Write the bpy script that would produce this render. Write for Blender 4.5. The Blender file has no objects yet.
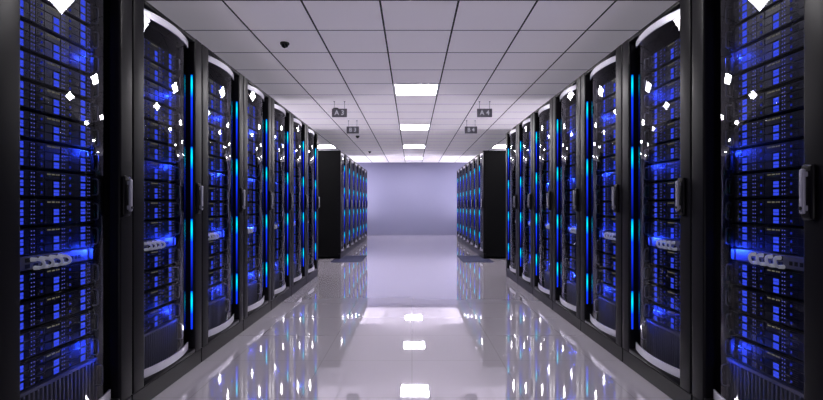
import bpy, bmesh, math, random
from mathutils import Vector, Matrix
C = bpy.context.scene.collection
PI = math.pi
random.seed(4)
sc = bpy.context.scene
sc.view_settings.view_transform = 'Standard'
sc.view_settings.look = 'None'
sc.view_settings.exposure = 0.36
sc.view_settings.gamma = 0.88
try:
    sc.cycles.use_denoising = True
    sc.cycles.use_adaptive_sampling = False
    sc.cycles.denoising_prefilter = 'ACCURATE'
    sc.cycles.denoising_quality = 'HIGH'
    sc.cycles.max_bounces = 10
    sc.cycles.diffuse_bounces = 6
    sc.cycles.glossy_bounces = 5
    sc.cycles.transparent_max_bounces = 16
    sc.cycles.sample_clamp_indirect = 30.0
    sc.cycles.blur_glossy = 1.0
    sc.cycles.light_sampling_threshold = .0
    sc.cycles.caustics_reflective = False
    sc.cycles.caustics_refractive = False
except Exception:
    pass

# ------------------------------------------------------------------ materials
def new_mat(name):
    m = bpy.data.materials.new(name); m.use_nodes = True
    nt = m.node_tree; nt.nodes.clear()
    out = nt.nodes.new('ShaderNodeOutputMaterial')
    return m, nt, out

def pbr(name, col, rough=.5, metal=0., spec=.5, noise=0., nscale=40., bump=0., coat=0.):
    m, nt, out = new_mat(name)
    p = nt.nodes.new('ShaderNodeBsdfPrincipled')
    p.inputs['Base Color'].default_value = (*col, 1)
    p.inputs['Roughness'].default_value = rough
    p.inputs['Metallic'].default_value = metal
    p.inputs['Specular IOR Level'].default_value = spec
    if coat: p.inputs['Coat Weight'].default_value = coat
    if noise or bump:
        tc = nt.nodes.new('ShaderNodeTexCoord')
        n = nt.nodes.new('ShaderNodeTexNoise'); n.inputs['Scale'].default_value = nscale
        n.inputs['Detail'].default_value = 3
        nt.links.new(tc.outputs['Object'], n.inputs['Vector'])
        if noise:
            mr = nt.nodes.new('ShaderNodeMapRange')
            mr.inputs['To Min'].default_value = max(0, rough - noise)
            mr.inputs['To Max'].default_value = min(1, rough + noise)
            nt.links.new(n.outputs['Fac'], mr.inputs['Value'])
            nt.links.new(mr.outputs['Result'], p.inputs['Roughness'])
        if bump:
            b = nt.nodes.new('ShaderNodeBump'); b.inputs['Strength'].default_value = bump
            b.inputs['Distance'].default_value = .002
            nt.links.new(n.outputs['Fac'], b.inputs['Height'])
            nt.links.new(b.outputs['Normal'], p.inputs['Normal'])
    nt.links.new(p.outputs[0], out.inputs[0])
    return m

def emis(name, col, s):
    m, nt, out = new_mat(name)
    e = nt.nodes.new('ShaderNodeEmission')
    e.inputs[0].default_value = (*col, 1); e.inputs[1].default_value = s
    nt.links.new(e.outputs[0], out.inputs[0])
    return m

def math_node(nt, op, a, b=None, c=None):
    n = nt.nodes.new('ShaderNodeMath'); n.operation = op
    for i, v in enumerate((a, b, c)):
        if v is None: continue
        if isinstance(v, (int, float)): n.inputs[i].default_value = v
        else: nt.links.new(v, n.inputs[i])
    return n.outputs[0]

TILE = .584; CX = .054; CY = 3.425; HC = 2.56

def grid_mask(nt, x, y, size, ox, oy, wx, wy):
    """1 on the joint lines, 0 inside the tiles (object coordinates, metres)"""
    res = []
    for v, o, w in ((x, ox, wx), (y, oy, wy)):
        t = math_node(nt, 'SUBTRACT', v, o)
        t = math_node(nt, 'DIVIDE', t, size)
        f = math_node(nt, 'FRACT', math_node(nt, 'ADD', t, 200.5))
        d = math_node(nt, 'ABSOLUTE', math_node(nt, 'SUBTRACT', f, .5))
        res.append(math_node(nt, 'LESS_THAN', d, w / size / 2))
    return math_node(nt, 'MAXIMUM', res[0], res[1])

def tiled(name, col, line, rough, size, ox, oy, wx, wy, ior=1.5, var=.03, bumpd=.0, emit=0., mirror=0.):
    m, nt, out = new_mat(name)
    p = nt.nodes.new('ShaderNodeBsdfPrincipled')
    p.inputs['Roughness'].default_value = rough
    p.inputs['IOR'].default_value = ior
    tc = nt.nodes.new('ShaderNodeTexCoord')
    sp = nt.nodes.new('ShaderNodeSeparateXYZ'); nt.links.new(tc.outputs['Object'], sp.inputs[0])
    g = grid_mask(nt, sp.outputs[0], sp.outputs[1], size, ox, oy, wx, wy)
    # faint per-tile tone
    fx = math_node(nt, 'FLOOR', math_node(nt, 'DIVIDE', math_node(nt, 'SUBTRACT', sp.outputs[0], ox), size))
    fy = math_node(nt, 'FLOOR', math_node(nt, 'DIVIDE', math_node(nt, 'SUBTRACT', sp.outputs[1], oy), size))
    cb = nt.nodes.new('ShaderNodeCombineXYZ'); nt.links.new(fx, cb.inputs[0]); nt.links.new(fy, cb.inputs[1])
    wn = nt.nodes.new('ShaderNodeTexWhiteNoise'); nt.links.new(cb.outputs[0], wn.inputs[0])
    k = math_node(nt, 'ADD', math_node(nt, 'MULTIPLY', wn.outputs['Value'], var), 1 - var)
    base = nt.nodes.new('ShaderNodeMix'); base.data_type = 'RGBA'; base.blend_type = 'MULTIPLY'
    base.inputs[0].default_value = 1
    base.inputs[6].default_value = (*col, 1)
    nt.links.new(k, base.inputs[7])
    mx = nt.nodes.new('ShaderNodeMix'); mx.data_type = 'RGBA'
    nt.links.new(g, mx.inputs[0]); nt.links.new(base.outputs[2], mx.inputs[6])
    mx.inputs[7].default_value = (*line, 1)
    nt.links.new(mx.outputs[2], p.inputs['Base Color'])
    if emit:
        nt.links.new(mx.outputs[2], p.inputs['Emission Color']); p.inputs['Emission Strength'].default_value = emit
    if bumpd:
        b = nt.nodes.new('ShaderNodeBump'); b.inputs['Strength'].default_value = bumpd
        n = nt.nodes.new('ShaderNodeTexNoise'); n.inputs['Scale'].default_value = 180
        nt.links.new(tc.outputs['Object'], n.inputs['Vector'])
        b.inputs['Distance'].default_value = .001
        nt.links.new(n.outputs['Fac'], b.inputs['Height']); nt.links.new(b.outputs[0], p.inputs['Normal'])
    if mirror:
        p.inputs['Specular IOR Level'].default_value = 0
        g = nt.nodes.new('ShaderNodeBsdfGlossy'); g.inputs[0].default_value = (.97, .96, 1, 1); g.inputs['Roughness'].default_value = rough
        fr = nt.nodes.new('ShaderNodeFresnel'); fr.inputs[0].default_value = 1.5
        k = math_node(nt, 'MULTIPLY_ADD', fr.outputs[0], 1 - mirror, mirror)
        ms = nt.nodes.new('ShaderNodeMixShader')
        nt.links.new(k, ms.inputs[0]); nt.links.new(p.outputs[0], ms.inputs[1]); nt.links.new(g.outputs[0], ms.inputs[2])
        nt.links.new(ms.outputs[0], out.inputs[0])
        return m
    nt.links.new(p.outputs[0], out.inputs[0])
    return m

def glass_mat(name):
    m, nt, out = new_mat(name)
    t = nt.nodes.new('ShaderNodeBsdfTransparent'); t.inputs[0].default_value = (.80, .81, .86, 1)
    g = nt.nodes.new('ShaderNodeBsdfGlossy'); g.inputs[0].default_value = (.95, .95, 1, 1)
    g.inputs['Roughness'].default_value = .012
    fr = nt.nodes.new('ShaderNodeFresnel'); fr.inputs[0].default_value = 1.42
    mu = nt.nodes.new('ShaderNodeMath'); mu.operation = 'MULTIPLY_ADD'; mu.use_clamp = True
    mu.inputs[1].default_value = .75; mu.inputs[2].default_value = .0
    nt.links.new(fr.outputs[0], mu.inputs[0])
    mx = nt.nodes.new('ShaderNodeMixShader')
    nt.links.new(mu.outputs[0], mx.inputs[0]); nt.links.new(t.outputs[0], mx.inputs[1]); nt.links.new(g.outputs[0], mx.inputs[2])
    nt.links.new(mx.outputs[0], out.inputs[0])
    return m

def led_mat(name):
    """four repeats along the height: bright cyan at the head, running down into deep blue"""
    m, nt, out = new_mat(name)
    tc = nt.nodes.new('ShaderNodeTexCoord')
    sp = nt.nodes.new('ShaderNodeSeparateXYZ'); nt.links.new(tc.outputs['Object'], sp.inputs[0])
    t = math_node(nt, 'FRACT', math_node(nt, 'DIVIDE', math_node(nt, 'SUBTRACT', 1.875, sp.outputs[2]), .46))
    cr = nt.nodes.new('ShaderNodeValToRGB'); nt.links.new(t, cr.inputs[0])
    r = cr.color_ramp
    pts = [(0, (.0, .02, .35)), (.04, (.0, .22, .42)), (.14, (.0, .40, .48)), (.24, (.0, .22, .55)),
           (.32, (.004, .03, .50)), (.7, (.003, .008, .18)), (1, (.0, .002, .03))]
    while len(r.elements) < len(pts): r.elements.new(.5)
    for e, (p, c) in zip(r.elements, pts):
        e.position = p; e.color = (*c, 1)
    e = nt.nodes.new('ShaderNodeEmission'); e.inputs[1].default_value = 2.3
    nt.links.new(cr.outputs[0], e.inputs[0])
    nt.links.new(e.outputs[0], out.inputs[0])
    return m

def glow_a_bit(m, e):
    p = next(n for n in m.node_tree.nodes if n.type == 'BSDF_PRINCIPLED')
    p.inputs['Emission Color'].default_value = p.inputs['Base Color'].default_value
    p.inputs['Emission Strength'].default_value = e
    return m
M = {}
M['frame'] = pbr('satin_black_steel', (.006, .0055, .0075), .33, 0, .12)
M['body'] = pbr('black_sheet_steel', (.003, .003, .004), .4, 0, .16)
M['inner'] = pbr('matt_black_interior', (.008, .008, .010), .7, 0, .2)
M['silver'] = pbr('brushed_silver', (.58, .57, .64), .42, .25, .5, noise=.05, nscale=60)
M['panel_silver'] = pbr('satin_aluminium', (.24, .24, .29), .4, .4, .5, noise=.05, nscale=50)
M['chassis'] = pbr('dark_server_steel', (.009, .009, .012), .42, .3, .5, noise=.1, nscale=90, bump=.15)
M['bay'] = pbr('drive_carrier_plastic', (.013, .013, .018), .36, 0, .4, noise=.1, nscale=150, bump=.2)
M['handle'] = pbr('grey_steel_handle', (.16, .16, .19), .3, .8, .5)
M['lever'] = pbr('grey_lever_metal', (.26, .26, .32), .4, .1, .5)
M['black'] = pbr('black_plastic', (.006, .006, .007), .4)
M['rib'] = pbr('grille_rib_metal', (.26, .26, .29), .42, .1)
M['cable'] = glow_a_bit(pbr('pale_cable_jacket', (.85, .85, .92), .45), .12)  # faint self-glow added so the cables look lit inside the rack
M['plug'] = glow_a_bit(pbr('grey_cable_boot', (.90, .90, .95), .4), .16)  # boots get the same added glow, a little stronger
M['sq'] = emis('blue_square_light', (.055, .10, .85), .85)
M['dot'] = emis('pale_blue_dot_light', (.22, .24, .9), .55)
M['act'] = emis('dim_blue_light', (.05, .08, .8), .35)
M['amber'] = emis('amber_dot_light', (.75, .70, .5), .2)
M['led'] = led_mat('cyan_blue_led')
M['glass'] = glass_mat('clear_curved_glass')
M['lamp'] = emis('white_diffuser', (1.0, .965, .99), 42)
M['lamp_frame'] = pbr('white_light_frame', (.7, .7, .74), .4)
M['ceiling'] = tiled('ceiling_tiles_fill_glow', (.875, .825, .905), (.012, .012, .016), .75, TILE, CX + TILE / 2, CY, .015, .014, bumpd=.25, emit=.16)  # tiles carry an added even glow in place of bounced light
M['floor'] = tiled('glossy_floor_tiles', (.54, .505, .565), (.42, .40, .43), .02, .6, .0, .1, .004, .004, ior=1.5, var=.02, mirror=.42)
M['wall'] = pbr('lavender_wall_paint', (.235, .232, .35), .6, 0, .3, bump=.1, nscale=60)
M['trim'] = pbr('pale_skirting_paint', (.62, .60, .74), .4)
M['sign'] = pbr('grey_sign_board', (.13, .125, .15), .5)
M['white'] = emis('white_sign_letters', (.62, .60, .72), .5)
M['dome'] = pbr('smoked_dome', (.004, .004, .005), .12, 0, .7)
M['dark_plate'] = pbr('blue_grey_floor_plate', (.05, .05, .10), .4, 0, .2)
M['dark_plate_slot'] = pbr('plate_slots', (.05, .05, .10), .4)

# ------------------------------------------------------------------ geometry helpers
class MB:
    def __init__(s): s.bm = bmesh.new()
    def box(s, a, b, bev=0, seg=2):
        a = Vector(a); b = Vector(b)
        r = bmesh.ops.create_cube(s.bm, size=1, matrix=Matrix.Translation((a + b) / 2) @ Matrix.Diagonal((*(abs(x) for x in (b - a)), 1)))
        if bev:
            es = list({e for v in r['verts'] for e in v.link_edges})
            bmesh.ops.bevel(s.bm, geom=es, offset=bev, segments=seg, profile=.5, affect='EDGES')
        return s
    def prism(s, pts, z0, z1):
        """polygon in x,y extruded along z"""
        lo = [s.bm.verts.new((x, y, z0)) for x, y in pts]
        hi = [s.bm.verts.new((x, y, z1)) for x, y in pts]
        n = len(pts)
        s.bm.faces.new(list(reversed(lo))); s.bm.faces.new(hi)
        for i in range(n):
            j = (i + 1) % n
            s.bm.faces.new((lo[i], lo[j], hi[j], hi[i]))
        return s
    def cyl(s, c, r, h, axis='z', seg=20, r2=None):
        rot = {'z': Matrix.Identity(4), 'y': Matrix.Rotation(PI / 2, 4, 'X'), 'x': Matrix.Rotation(PI / 2, 4, 'Y')}[axis]
        bmesh.ops.create_cone(s.bm, cap_ends=True, segments=seg, radius1=r, radius2=r if r2 is None else r2, depth=h,
                              matrix=Matrix.Translation(c) @ rot)
        return s
    def tube(s, pts, r, seg=10):
        pts = [Vector(p) for p in pts]; rings = []
        up = None
        for i, p in enumerate(pts):
            t = (pts[min(i + 1, len(pts) - 1)] - pts[max(i - 1, 0)]).normalized()
            if up is None:
                up = t.orthogonal().normalized()
            up = (up - t * up.dot(t)).normalized()
            w = t.cross(up)
            rings.append([s.bm.verts.new(p + (up * math.cos(2 * PI * k / seg) + w * math.sin(2 * PI * k / seg)) * r) for k in range(seg)])
        for a, b in zip(rings, rings[1:]):
            for k in range(seg):
                f = s.bm.faces.new((a[k], a[(k + 1) % seg], b[(k + 1) % seg], b[k])); f.smooth = True
        s.bm.faces.new(list(reversed(rings[0]))); s.bm.faces.new(rings[-1])
        return s
    def build(s, name, mat, parent=None, smooth=None):
        bmesh.ops.recalc_face_normals(s.bm, faces=s.bm.faces)
        me = bpy.data.meshes.new(name); 
        if smooth is not None:
            for f in s.bm.faces: f.smooth = True
            for e in s.bm.edges:
                if len(e.link_faces) == 2 and e.calc_face_angle(0) > math.radians(smooth): e.smooth = False
        s.bm.to_mesh(me); s.bm.free()
        me.materials.append(mat)
        o = bpy.data.objects.new(name, me); C.objects.link(o)
        if parent: o.parent = parent
        return o

def empty(name, loc=(0, 0, 0), rz=0):
    o = bpy.data.objects.new(name, None); C.objects.link(o)
    o.location = loc; o.rotation_euler = (0, 0, rz); o.empty_display_size = .05
    return o
def tag(o, label=None, cat=None, group=None, kind=None):
    for k, v in (('label', label), ('category', cat), ('group', group), ('kind', kind)):
        if v: o[k] = v
    return o
def copy_tree(o, kids, parent=None):
    c = o.copy(); C.objects.link(c)
    if parent: c.parent = parent
    for ch in kids.get(o.name, ()):
        copy_tree(ch, kids, c)
    return c
def kid_map():
    d = {}
    for o in C.objects:
        if o.parent: d.setdefault(o.parent.name, []).append(o)
    return d
ORD = ['nearest', 'second', 'third', 'fourth', 'fifth', 'sixth', 'farthest']

# ------------------------------------------------------------------ room shell
RX, Y0, Y1 = 4.72, -4.0, 16.32
def struct(name, mb, mat, smooth=None):
    return tag(mb.build(name, mat, None, smooth), kind='structure')
struct('floor', MB().box((-RX, Y0, -.1), (RX, Y1, 0)), M['floor'])
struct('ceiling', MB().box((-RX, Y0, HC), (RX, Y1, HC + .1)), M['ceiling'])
struct('wall_back', MB().box((-RX - .1, Y1, -.1), (RX + .1, Y1 + .1, HC + .1)), M['wall'])
struct('wall_front', MB().box((-RX - .1, Y0 - .1, -.1), (RX + .1, Y0, HC + .1)), M['wall'])
struct('wall_left', MB().box((-RX - .1, Y0, -.1), (-RX, Y1, HC + .1)), M['wall'])
struct('wall_right', MB().box((RX, Y0, -.1), (RX + .1, Y1, HC + .1)), M['wall'])

# ------------------------------------------------------------------ ceiling lights
def make_light():
    t = empty('ceiling_light')
    h = TILE / 2
    f = MB()
    for a, b in (((-h, -h), (h, -h + .026)), ((-h, h - .026), (h, h)), ((-h, -h + .026), (-h + .026, h - .026)), ((h - .026, -h + .026), (h, h - .026))):
        f.box((a[0], a[1], -.006), (b[0], b[1], 0))
    f.build('light_frame', M['lamp_frame'], t)
    MB().box((-h + .026, -h + .026, -.004), (h - .026, h - .026, 0)).build('diffuser', M['lamp'], t)
    return t
proto = make_light(); km = kid_map(); first = True
rowname = {-3: 'behind the viewpoint', -2: 'overhead at the viewpoint', -1: 'at the top edge',
           0: 'nearest and largest in view', 1: 'second in view', 2: 'third in view', 3: 'last and smallest'}
for col, cn in ((0, 'centre aisle'), (-4, 'left side aisle'), (4, 'right side aisle')):
    for j in range(-1 if col == 0 else 0, 4):
        o = proto if first else copy_tree(proto, km); first = False
        o.location = (CX + col * TILE, 6.053 + 2.92 * j - (.02 if j < 0 else 0), HC)
        if col == 0: lab = 'square white ceiling light over the centre aisle, ' + rowname[j]
        elif j == 2: lab = 'square ceiling light just above the %s far rack block' % cn.split()[0]
        else: lab = 'square white ceiling light over the %s, %s' % (cn, rowname[j].replace(' and largest', '').replace(' and smallest', ''))
        tag(o, lab, 'ceiling light', 'square ceiling lights over the %s' % cn)

# ------------------------------------------------------------------ server rack
W = .756; D = 1.0; H = 2.11; ST = .100
GA, GB = ST, W - ST
def arc(n=64, off=0., a=GA + .012, b=GB - .012, edge=.040, bulge=.040):
    out = []
    for i in range(n + 1):
        u = i / n
        out.append((a + (b - a) * u, edge + off - bulge * (1 - (2 * u - 1) ** 2)))
    return out

def make_rack(strips):
    t = empty('server_rack')
    b = MB()
    b.box((0, .05, .04), (.02, D, H)); b.box((W - .02, .05, .04), (W, D, H))
    b.box((.02, .05, H - .02), (W - .02, D, H)); b.box((.02, D - .02, .04), (W - .02, D, H - .02))
    b.box((.02, .05, .04), (W - .02, D - .02, .06))
    b.build('cabinet_body', M['body'], t)
    # rounded stiles, header and sill of the door
    f = MB()
    def stile(x0, x1, inner_right):
        pts = []
        ro, ri = .006, .010
        # front face is y=0; outer corner small radius, inner corner large radius
        def corner(cx, cy, r, a0, a1, n=6):
            return [(cx + r * math.cos(a0 + (a1 - a0) * k / n), cy + r * math.sin(a0 + (a1 - a0) * k / n)) for k in range(n + 1)]
        rl, rr = (ro, ri) if inner_right else (ri, ro)
        pts += corner(x0 + rl, rl, rl, PI, 1.5 * PI)
        pts += corner(x1 - rr, rr, rr, 1.5 * PI, 2 * PI)
        pts += [(x1, .05), (x0, .05)]
        f.prism(pts, .10, H)
    stile(.003, ST, True); stile(W - ST, W - .003, False)
    f.box((ST, .0, 2.087), (W - ST, .05, H), .003)
    f.box((ST, .0, .10), (W - ST, .05, .124), .003)
    f.build('door_frame', M['frame'], t, smooth=35)
    MB().box((.003, .004, 0), (W - .003, .06, .095), .003).build('plinth', M['frame'], t)
    # curved glass
    g = MB(); pts = arc()
    lo = [g.bm.verts.new((x, y, .168)) for x, y in pts]; hi = [g.bm.verts.new((x, y, 2.046)) for x, y in pts]
    for i in range(len(pts) - 1):
        g.bm.faces.new((lo[i], lo[i + 1], hi[i + 1], hi[i]))
    g.build('glass_door', M['glass'], t, smooth=80)
    for nm, z0, z1 in (('top_trim', 2.044, 2.086), ('bottom_trim', .125, .170)):
        p = arc(32, off=-.003) + list(reversed(arc(32, off=.005)))
        tag(MB().prism(p, z0, z1).build(nm, M['silver'], t, smooth=40), 'curved silver band')
    if strips:
        for x0, x1 in (((GB - .014, GB - .007),) if strips == 'right' else ((GA + .007, GA + .014),)):
            tag(MB().box((x0, .010, .25), (x1, .022, 1.875), .003).build('led_strip', M['led'], t), 'cyan and blue glowing strip')
    # interior
    for x0, x1 in ((.03, .092), (W - .092, W - .03)):
        MB().box((x0, .125, .08), (x1, .15, 2.06)).build('mounting_rail', M['inner'], t)
    MB().box((.094, .125, 1.995), (W - .094, .135, 2.08)).build('blanking_plate', M['inner'], t)
    gr = MB(); gr.box((.094, .128, .065), (W - .094, .14, .318))
    gr.box((.094, .110, .302), (W - .094, .128, .316)); gr.box((.094, .110, .065), (W - .094, .128, .085))
    n = 25
    for i in range(n):
        x = .105 + i * (W - .21) / (n - 1)
        gr.box((x - .0055, .108, .085), (x + .0055, .128, .302), .002, 1)
    gr.build('vent_grille', M['rib'], t)
    for x in (GB - .02, GA + .02):
        MB().tube([(x, .108, .29), (x, .085, .29), (x, .074, .285), (x, .070, .27), (x, .070, .21), (x, .074, .195), (x, .085, .19), (x, .108, .19)], .0035, 8).build('pull_handle', M['lever'], t)
    # swing handle on the right-hand stile
    hx = W - .066
    h = MB().box((hx - .026, -.016, .988), (hx + .026, .0, 1.184), .009, 3).build('door_handle', M['frame'], t, smooth=50)
    lv = MB()
    prof = [(-.0105, 0)]
    lv.box((hx - .010, -.036, 1.010), (hx + .010, -.022, 1.168), .0068, 4)
    lv.box((hx - .008, -.026, 1.140), (hx + .008, -.012, 1.158), .003)
    lv.box((hx - .008, -.026, 1.020), (hx + .008, -.012, 1.040), .003)
    tag(lv.build('lever', M['lever'], h, smooth=50), 'grey swing lever')
    MB().cyl((hx, -.037, 1.030), .0065, .006, 'y', 14).build('key_lock', M['black'], h, smooth=50)
    return t

# ------------------------------------------------------------------ server unit (face at y=0, x from 0 to SW)
SW = .500; SH = .1065
def make_server():
    t = empty('server')
    MB().box((0, .004, 0), (SW, .62, SH), .0015, 1).build('chassis', M['chassis'], t)
    # front bezel: carriers, slots and a mesh field, all one part
    b = MB()
    rows = 3; rh = (SH - .006) / rows
    cols = [(.026, .052), (.055, .098), (.101, .136), (.139, .164), (.167, .208), (.211, .252), (.255, .296), (.299, .345), (.348, .408), (.411, .450), (.453, .474)]
    for ci, (a, c) in enumerate(cols):
        for r in range(rows):
            z0 = .003 + r * rh
            if ci in (5, 6) and r == 2: continue
            b.box((a, -.004, z0 + .0015), (c, .004, z0 + rh - .0015))
            if ci in (1, 4, 8):
                for q in range(3):
                    b.box((a + .008, -.0062, z0 + .006 + q * .008), (a + .008 + (c - a) * .45, -.004, z0 + .009 + q * .008))
    b.box((.212, -.003, .003 + 2 * rh + .003), (.295, .004, SH - .004))
    b.box((.002, -.006, .001), (.024, .004, SH - .001)); b.box((SW - .024, -.006, .001), (SW - .002, .004, SH - .001))
    b.build('bezel', M['bay'], t)
    for u, rr in ((.079, (0, 1, 2)), (.259, (0, 1)), (.416, (0, 1, 2))):
        s = MB()
        for r in rr:
            z0 = .003 + r * rh + .003
            for dx in (0, .0145):
                for dz in (.001, .0140):
                    s.box((u + dx, -.0055, z0 + dz), (u + dx + .0128, -.003, z0 + dz + .0115))
        s.build('drive_light', M['sq'], t)
    for u in (.143, .156, .303, .315, .459, .471):
        d = MB()
        for r in range(6):
            z = .010 + r * .0165
            d.box((u, -.0055, z), (u + .0038, -.003, z + .0042))
        d.build('status_light', M['dot'], t)
    for u in (.062, .190, .347):
        for r in range(3):
            z = .014 + r * rh
            MB().box((u, -.0075, z), (u + .006, -.003, z + .009)).build('activity_light', M['act'], t)
    a = MB()
    for u in (.226, .236, .250, .258, .272, .284):
        a.box((u, -.0045, SH - .015), (u + .006, -.003, SH - .009))
    a.build('amber_light', M['amber'], t)
    for x in (.010, SW - .010):
        MB().tube([(x, -.004, .015), (x, -.022, .015), (x, -.029, .019), (x, -.032, .027), (x, -.032, .078),
                   (x, -.029, .086), (x, -.022, .090), (x, -.004, .090)], .0036, 8).build('handle', M['handle'], t)
    return t

def make_panel():
    t = empty('network_switch')
    MB().box((0, 0, 0), (SW, .40, .056), .002, 1).build('chassis', M['panel_silver'], t)
    for u in (.12, .16, .20, .24, .28):
        for z in (.008, .032):
            MB().box((u, -.0015, z), (u + .022, .002, z + .016)).build('port', M['black'], t)
    for u in (.335, .360, .385, .405): MB().box((u, -.0015, .016), (u + .014, .002, .032)).build('port', M['black'], t)
    for x0, x1 in ((.004, .03), (SW - .03, SW - .004)):
        MB().box((x0, -.006, .004), (x1, .0, .052), .002, 1).build('mounting_ear', M['panel_silver'], t)
    return t

def make_cable():
    t = empty('patch_cable')     # origin on the panel face between its two ports
    dx = .016
    MB().cyl((0, -.010, .015), .0090, .020, 'y', 12, r2=.0075).build('plug', M['plug'], t, smooth=50)
    MB().cyl((dx, -.010, -.020), .0090, .020, 'y', 12, r2=.0075).build('plug', M['plug'], t, smooth=50)
    pts = [(0, -.01, .015)]
    for k in range(15):
        a = PI / 2 - PI * k / 14
        pts.append((dx * k / 14 + .010 * math.cos(a), -.020 - .017 * math.cos(a), -.0025 + .0175 * math.sin(a)))
    pts.append((dx, -.01, -.020))
    MB().tube(pts, .0060, 10).build('cable_lead', M['cable'], t)
    return t

led_racks = {-1: make_rack('right'), 1: make_rack('left')}; rack_plain = make_rack(None)
srv = make_server(); pan = make_panel(); cab = make_cable()
km = kid_map()
used = set()
def place(proto, loc, rz):
    if proto.name in used: o = copy_tree(proto, km)
    else:
        used.add(proto.name); o = proto
    o.location = loc; o.rotation_euler = (0, 0, rz)
    return o

PITCH = .758; XF = 1.39
CNT = ['first', 'second', 'third', 'fourth', 'fifth', 'sixth', 'seventh', 'eighth', 'ninth', 'tenth']
def l2w(side, ystart, p):
    """rack-local point -> world; side -1 left row, +1 right row"""
    x, y, z = p
    if side < 0: return (-XF - y, ystart + x, z)
    return (XF + y, ystart + W - x, z)

heights = [(.845 + i * .1147, i) for i in range(10)]
lower = [(.326 + i * .1160, i) for i in range(4)]
GLOW = [1.74, 1.29, .83, .37]
def glow(side, y0):
    for z in GLOW:
        ld = bpy.data.lights.new('rack_glow', 'SPOT'); ld.energy = 1.7; ld.specular_factor = .3
        ld.color = (.02, .07, 1.0); ld.shadow_soft_size = 0.0; ld.spot_size = 2.3; ld.spot_blend = .7
        lo = bpy.data.objects.new('rack_glow_lamp', ld); C.objects.link(lo)
        f = (lambda x: x) if side < 0 else (lambda x: W - x)
        p = Vector(l2w(side, y0, (f(.648), .050, z))); q = Vector(l2w(side, y0, (f(.570), .112, z - .01)))
        lo.location = p; lo.rotation_euler = (q - p).to_track_quat('-Z', 'Y').to_euler()

for side, sn in ((-1, 'left'), (1, 'right')):
    rz = PI / 2 if side < 0 else -PI / 2
    for i in range(7):
        y0 = 1.545 + PITCH * i
        if i > 5: pass
        base = l2w(side, y0, (0, 0, 0))
        r = place(rack_plain if i == 0 else led_racks[side], base, rz)
        if i == 0: lab = 'black server rack with open view of blue-lit servers, nearest of the %s row' % sn
        elif i == 6: lab = 'black server rack at the far end of the %s front row' % sn
        else: lab = 'black curved-glass server rack, %s from the viewer in the %s front row' % (ORD[i], sn)
        tag(r, lab, 'server rack', 'server racks of the %s front row' % sn)
        which = 'nearest %s rack' % sn if i == 0 else ('last %s front rack' % sn if i == 6 else '%s %s front rack' % (ORD[i], sn))
        gname = 'servers in the %s' % which
        for z, k in heights:
            s = place(srv, l2w(side, y0, (.128, .112, z)), rz)
            pos = 'just above the silver switch' if k == 0 else ('topmost' if k == 9 else '%s above the switch' % CNT[k])
            tag(s, 'black server with blue lights, %s in the %s' % (pos, which), 'server', gname)
        for z, k in lower:
            s = place(srv, l2w(side, y0, (.128, .112, z)), rz)
            pos = {3: 'just below the silver switch', 2: 'second below the switch', 1: 'third below the switch', 0: 'lowest'}[k]
            tag(s, 'black server with blue lights, %s in the %s' % (pos, which), 'server', gname)
        p = place(pan, l2w(side, y0, (.128, .112, .786)), rz)
        tag(p, 'slim silver network switch between servers in the %s' % which, 'network switch', 'silver network switches in the racks')
        for q, u in enumerate((.150, .195, .245, .290)):
            c = place(cab, l2w(side, y0, (.128 + u, .112, .812)), rz)
            cp = ('leftmost', 'second from left', 'third from left', 'rightmost')[q]
            if side > 0: cp = ('leftmost', 'second from left', 'third from left', 'rightmost')[q]
            tag(c, 'pale looped cable, %s on the switch of the %s' % (cp, which), 'cable', 'looped patch cables on the silver switches')
        if i < 6: glow(side, y0)
    for i in range(7):
        y0 = 9.0 + PITCH * i
        r = place(led_racks[side], l2w(side, y0, (0, 0, 0)), rz)
        if i == 0: lab = 'black server rack showing its plain side panel, nearest in the %s far block' % sn
        elif i == 6: lab = 'farthest black server rack of the %s far block by the back wall' % sn
        else: lab = 'distant black server rack with blue strip, %s in the %s far block' % (ORD[i], sn)
        tag(r, lab, 'server rack', 'server racks of the %s far block' % sn)

# ------------------------------------------------------------------ hanging aisle signs
def text_mesh(s, size):
    cu = bpy.data.curves.new('sign_text', 'FONT'); cu.body = s; cu.size = size
    cu.align_x = 'CENTER'; cu.align_y = 'CENTER'; cu.extrude = .001; cu.offset = .0022
    o = bpy.data.objects.new('tmp', cu); C.objects.link(o)
    bpy.context.view_layer.update()
    me = bpy.data.meshes.new_from_object(o.evaluated_get(bpy.context.evaluated_depsgraph_get()))
    bpy.data.objects.remove(o)
    return me
for x, y, txt, lab in ((-1.06, 6.75, 'A 3', 'dark grey hanging sign reading A 3 above the left aisle side'),
                       (-1.06, 8.27, 'B 3', 'small dark grey hanging sign reading B 3, farther left sign'),
                       (1.06, 6.75, 'A 4', 'dark grey hanging sign reading A 4 above the right aisle side'),
                       (1.055, 8.27, 'B 4', 'small dark grey hanging sign reading B 4, farther right sign')):
    t = tag(empty('hanging_sign', (x, y, HC)), lab, 'sign', 'aisle signs hanging from the ceiling')
    MB().box((-.11, -.008, -.230), (.11, .008, -.106), .004).build('sign_board', M['sign'], t)
    for rx in (-.075, .075):
        MB().cyl((rx, 0, -.053), .0028, .106, 'z', 8).build('hanging_rod', M['sign'], t)
        MB().cyl((rx, 0, -.004), .012, .008, 'z', 12).build('ceiling_clip', M['sign'], t)
    me = text_mesh(txt, .098); me.materials.clear(); me.materials.append(M['white'])
    l = bpy.data.objects.new('lettering', me); C.objects.link(l); l.parent = t
    l.location = (0, -.0095, -.168); l.rotation_euler = (PI / 2, 0, 0)

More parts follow.
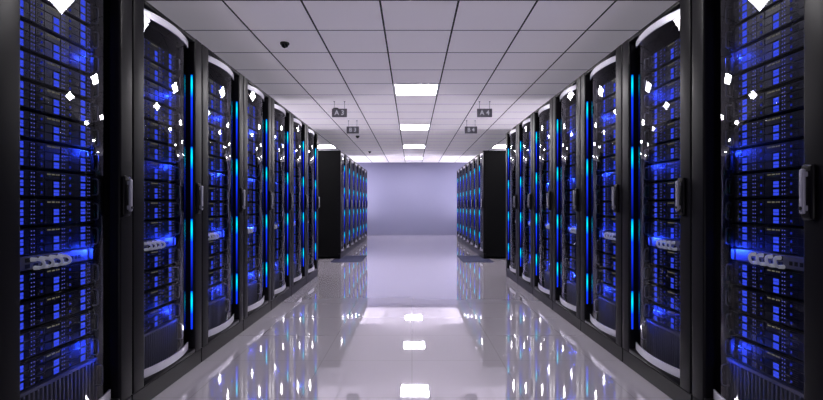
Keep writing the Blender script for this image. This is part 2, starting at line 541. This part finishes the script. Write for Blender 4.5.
# ------------------------------------------------------------------ ceiling dome cameras
for y, lab in ((4.32, 'black dome camera on the ceiling tiles at upper left, nearest one'),
               (7.22, 'small black dome camera half hidden behind the A 3 sign'),
               (10.1, 'tiny black dome camera just beyond the B 3 sign'),
               (13.0, 'tiniest black dome camera, farthest along the ceiling')):
    t = tag(empty('dome_camera', (-1.19, y, HC)), lab, 'security camera', 'dome cameras along the ceiling')
    MB().cyl((0, 0, -.007), .042, .014, 'z', 28).build('mounting_ring', M['black'], t, smooth=40)
    d = MB(); bmesh.ops.create_uvsphere(d.bm, u_segments=24, v_segments=12, radius=.034)
    bmesh.ops.delete(d.bm, geom=[v for v in d.bm.verts if v.co.z > .002], context='VERTS')
    bmesh.ops.translate(d.bm, verts=d.bm.verts, vec=(0, 0, -.014))
    d.build('dome', M['dome'], t, smooth=60)

# ------------------------------------------------------------------ dark slotted floor plates
for side, sn in ((-1, 'left'), (1, 'right')):
    for (xa, xb, ya, yb, nm) in ((.93, 1.50, 8.42, 8.99, 'in front of the corner'), (.93, 1.385, 8.995, 9.58, 'beside the foot')):
        t = tag(empty('floor_plate', (side * (xa + xb) / 2, (ya + yb) / 2, 0)),
                'dark blue-grey floor plate %s of the %s far rack block' % (nm, sn), 'floor grate', 'dark floor plates by the far racks')
        hx = (xb - xa) / 2; hy = (yb - ya) / 2
        MB().box((-hx, -hy, .0), (hx, hy, .004)).build('plate_base', M['dark_plate'], t)
        s = MB()
        for k in range(12):
            yy = -hy + .04 + k * (2 * hy - .08) / 11
            s.box((-hx + .03, yy - .008, .004), (hx - .03, yy + .008, .0045))
        s.build('slot', M['dark_plate_slot'], t)

# ------------------------------------------------------------------ added fill lamps, all out of view
def area(name, loc, rot, sx, sy, e, col=(1, .97, 1)):
    ld = bpy.data.lights.new(name, 'AREA'); ld.shape = 'RECTANGLE'; ld.size = sx; ld.size_y = sy
    ld.energy = e; ld.color = col
    o = bpy.data.objects.new(name, ld); C.objects.link(o); o.location = loc; o.rotation_euler = rot
    return o
for s in (-1, 1):
    area('added_far_fill', (s * 2.6, 15.2, .4), (PI, 0, 0), .8, .8, 60)  # unseen lamp added to brighten the far ceiling and back wall
    area('added_cross_aisle_fill', (s * 3.2, 7.95, .25), (PI, 0, 0), 1.4, .8, 30)  # unseen uplight put in to lift the ceiling around the cross aisle

area('added_rear_fill', (0, -2.6, .35), (PI - .5, 0, 0), 3, 1.2, 40)  # unseen lamp added behind the camera to brighten the ceiling
# ------------------------------------------------------------------ world, camera
w = bpy.data.worlds.new('world'); sc.world = w; w.use_nodes = True
w.node_tree.nodes['Background'].inputs[0].default_value = (.5, .5, .6, 1)
w.node_tree.nodes['Background'].inputs[1].default_value = .3
cd = bpy.data.cameras.new('camera'); cd.sensor_width = 36; cd.lens = 462 / 823 * 36
cd.shift_x = -.5 / 823; cd.shift_y = 5.5 / 823; cd.clip_start = .05
co = bpy.data.objects.new('camera', cd); C.objects.link(co)
co.location = (0, 0, 1.04); co.rotation_euler = (PI / 2, 0, 0)
sc.camera = co
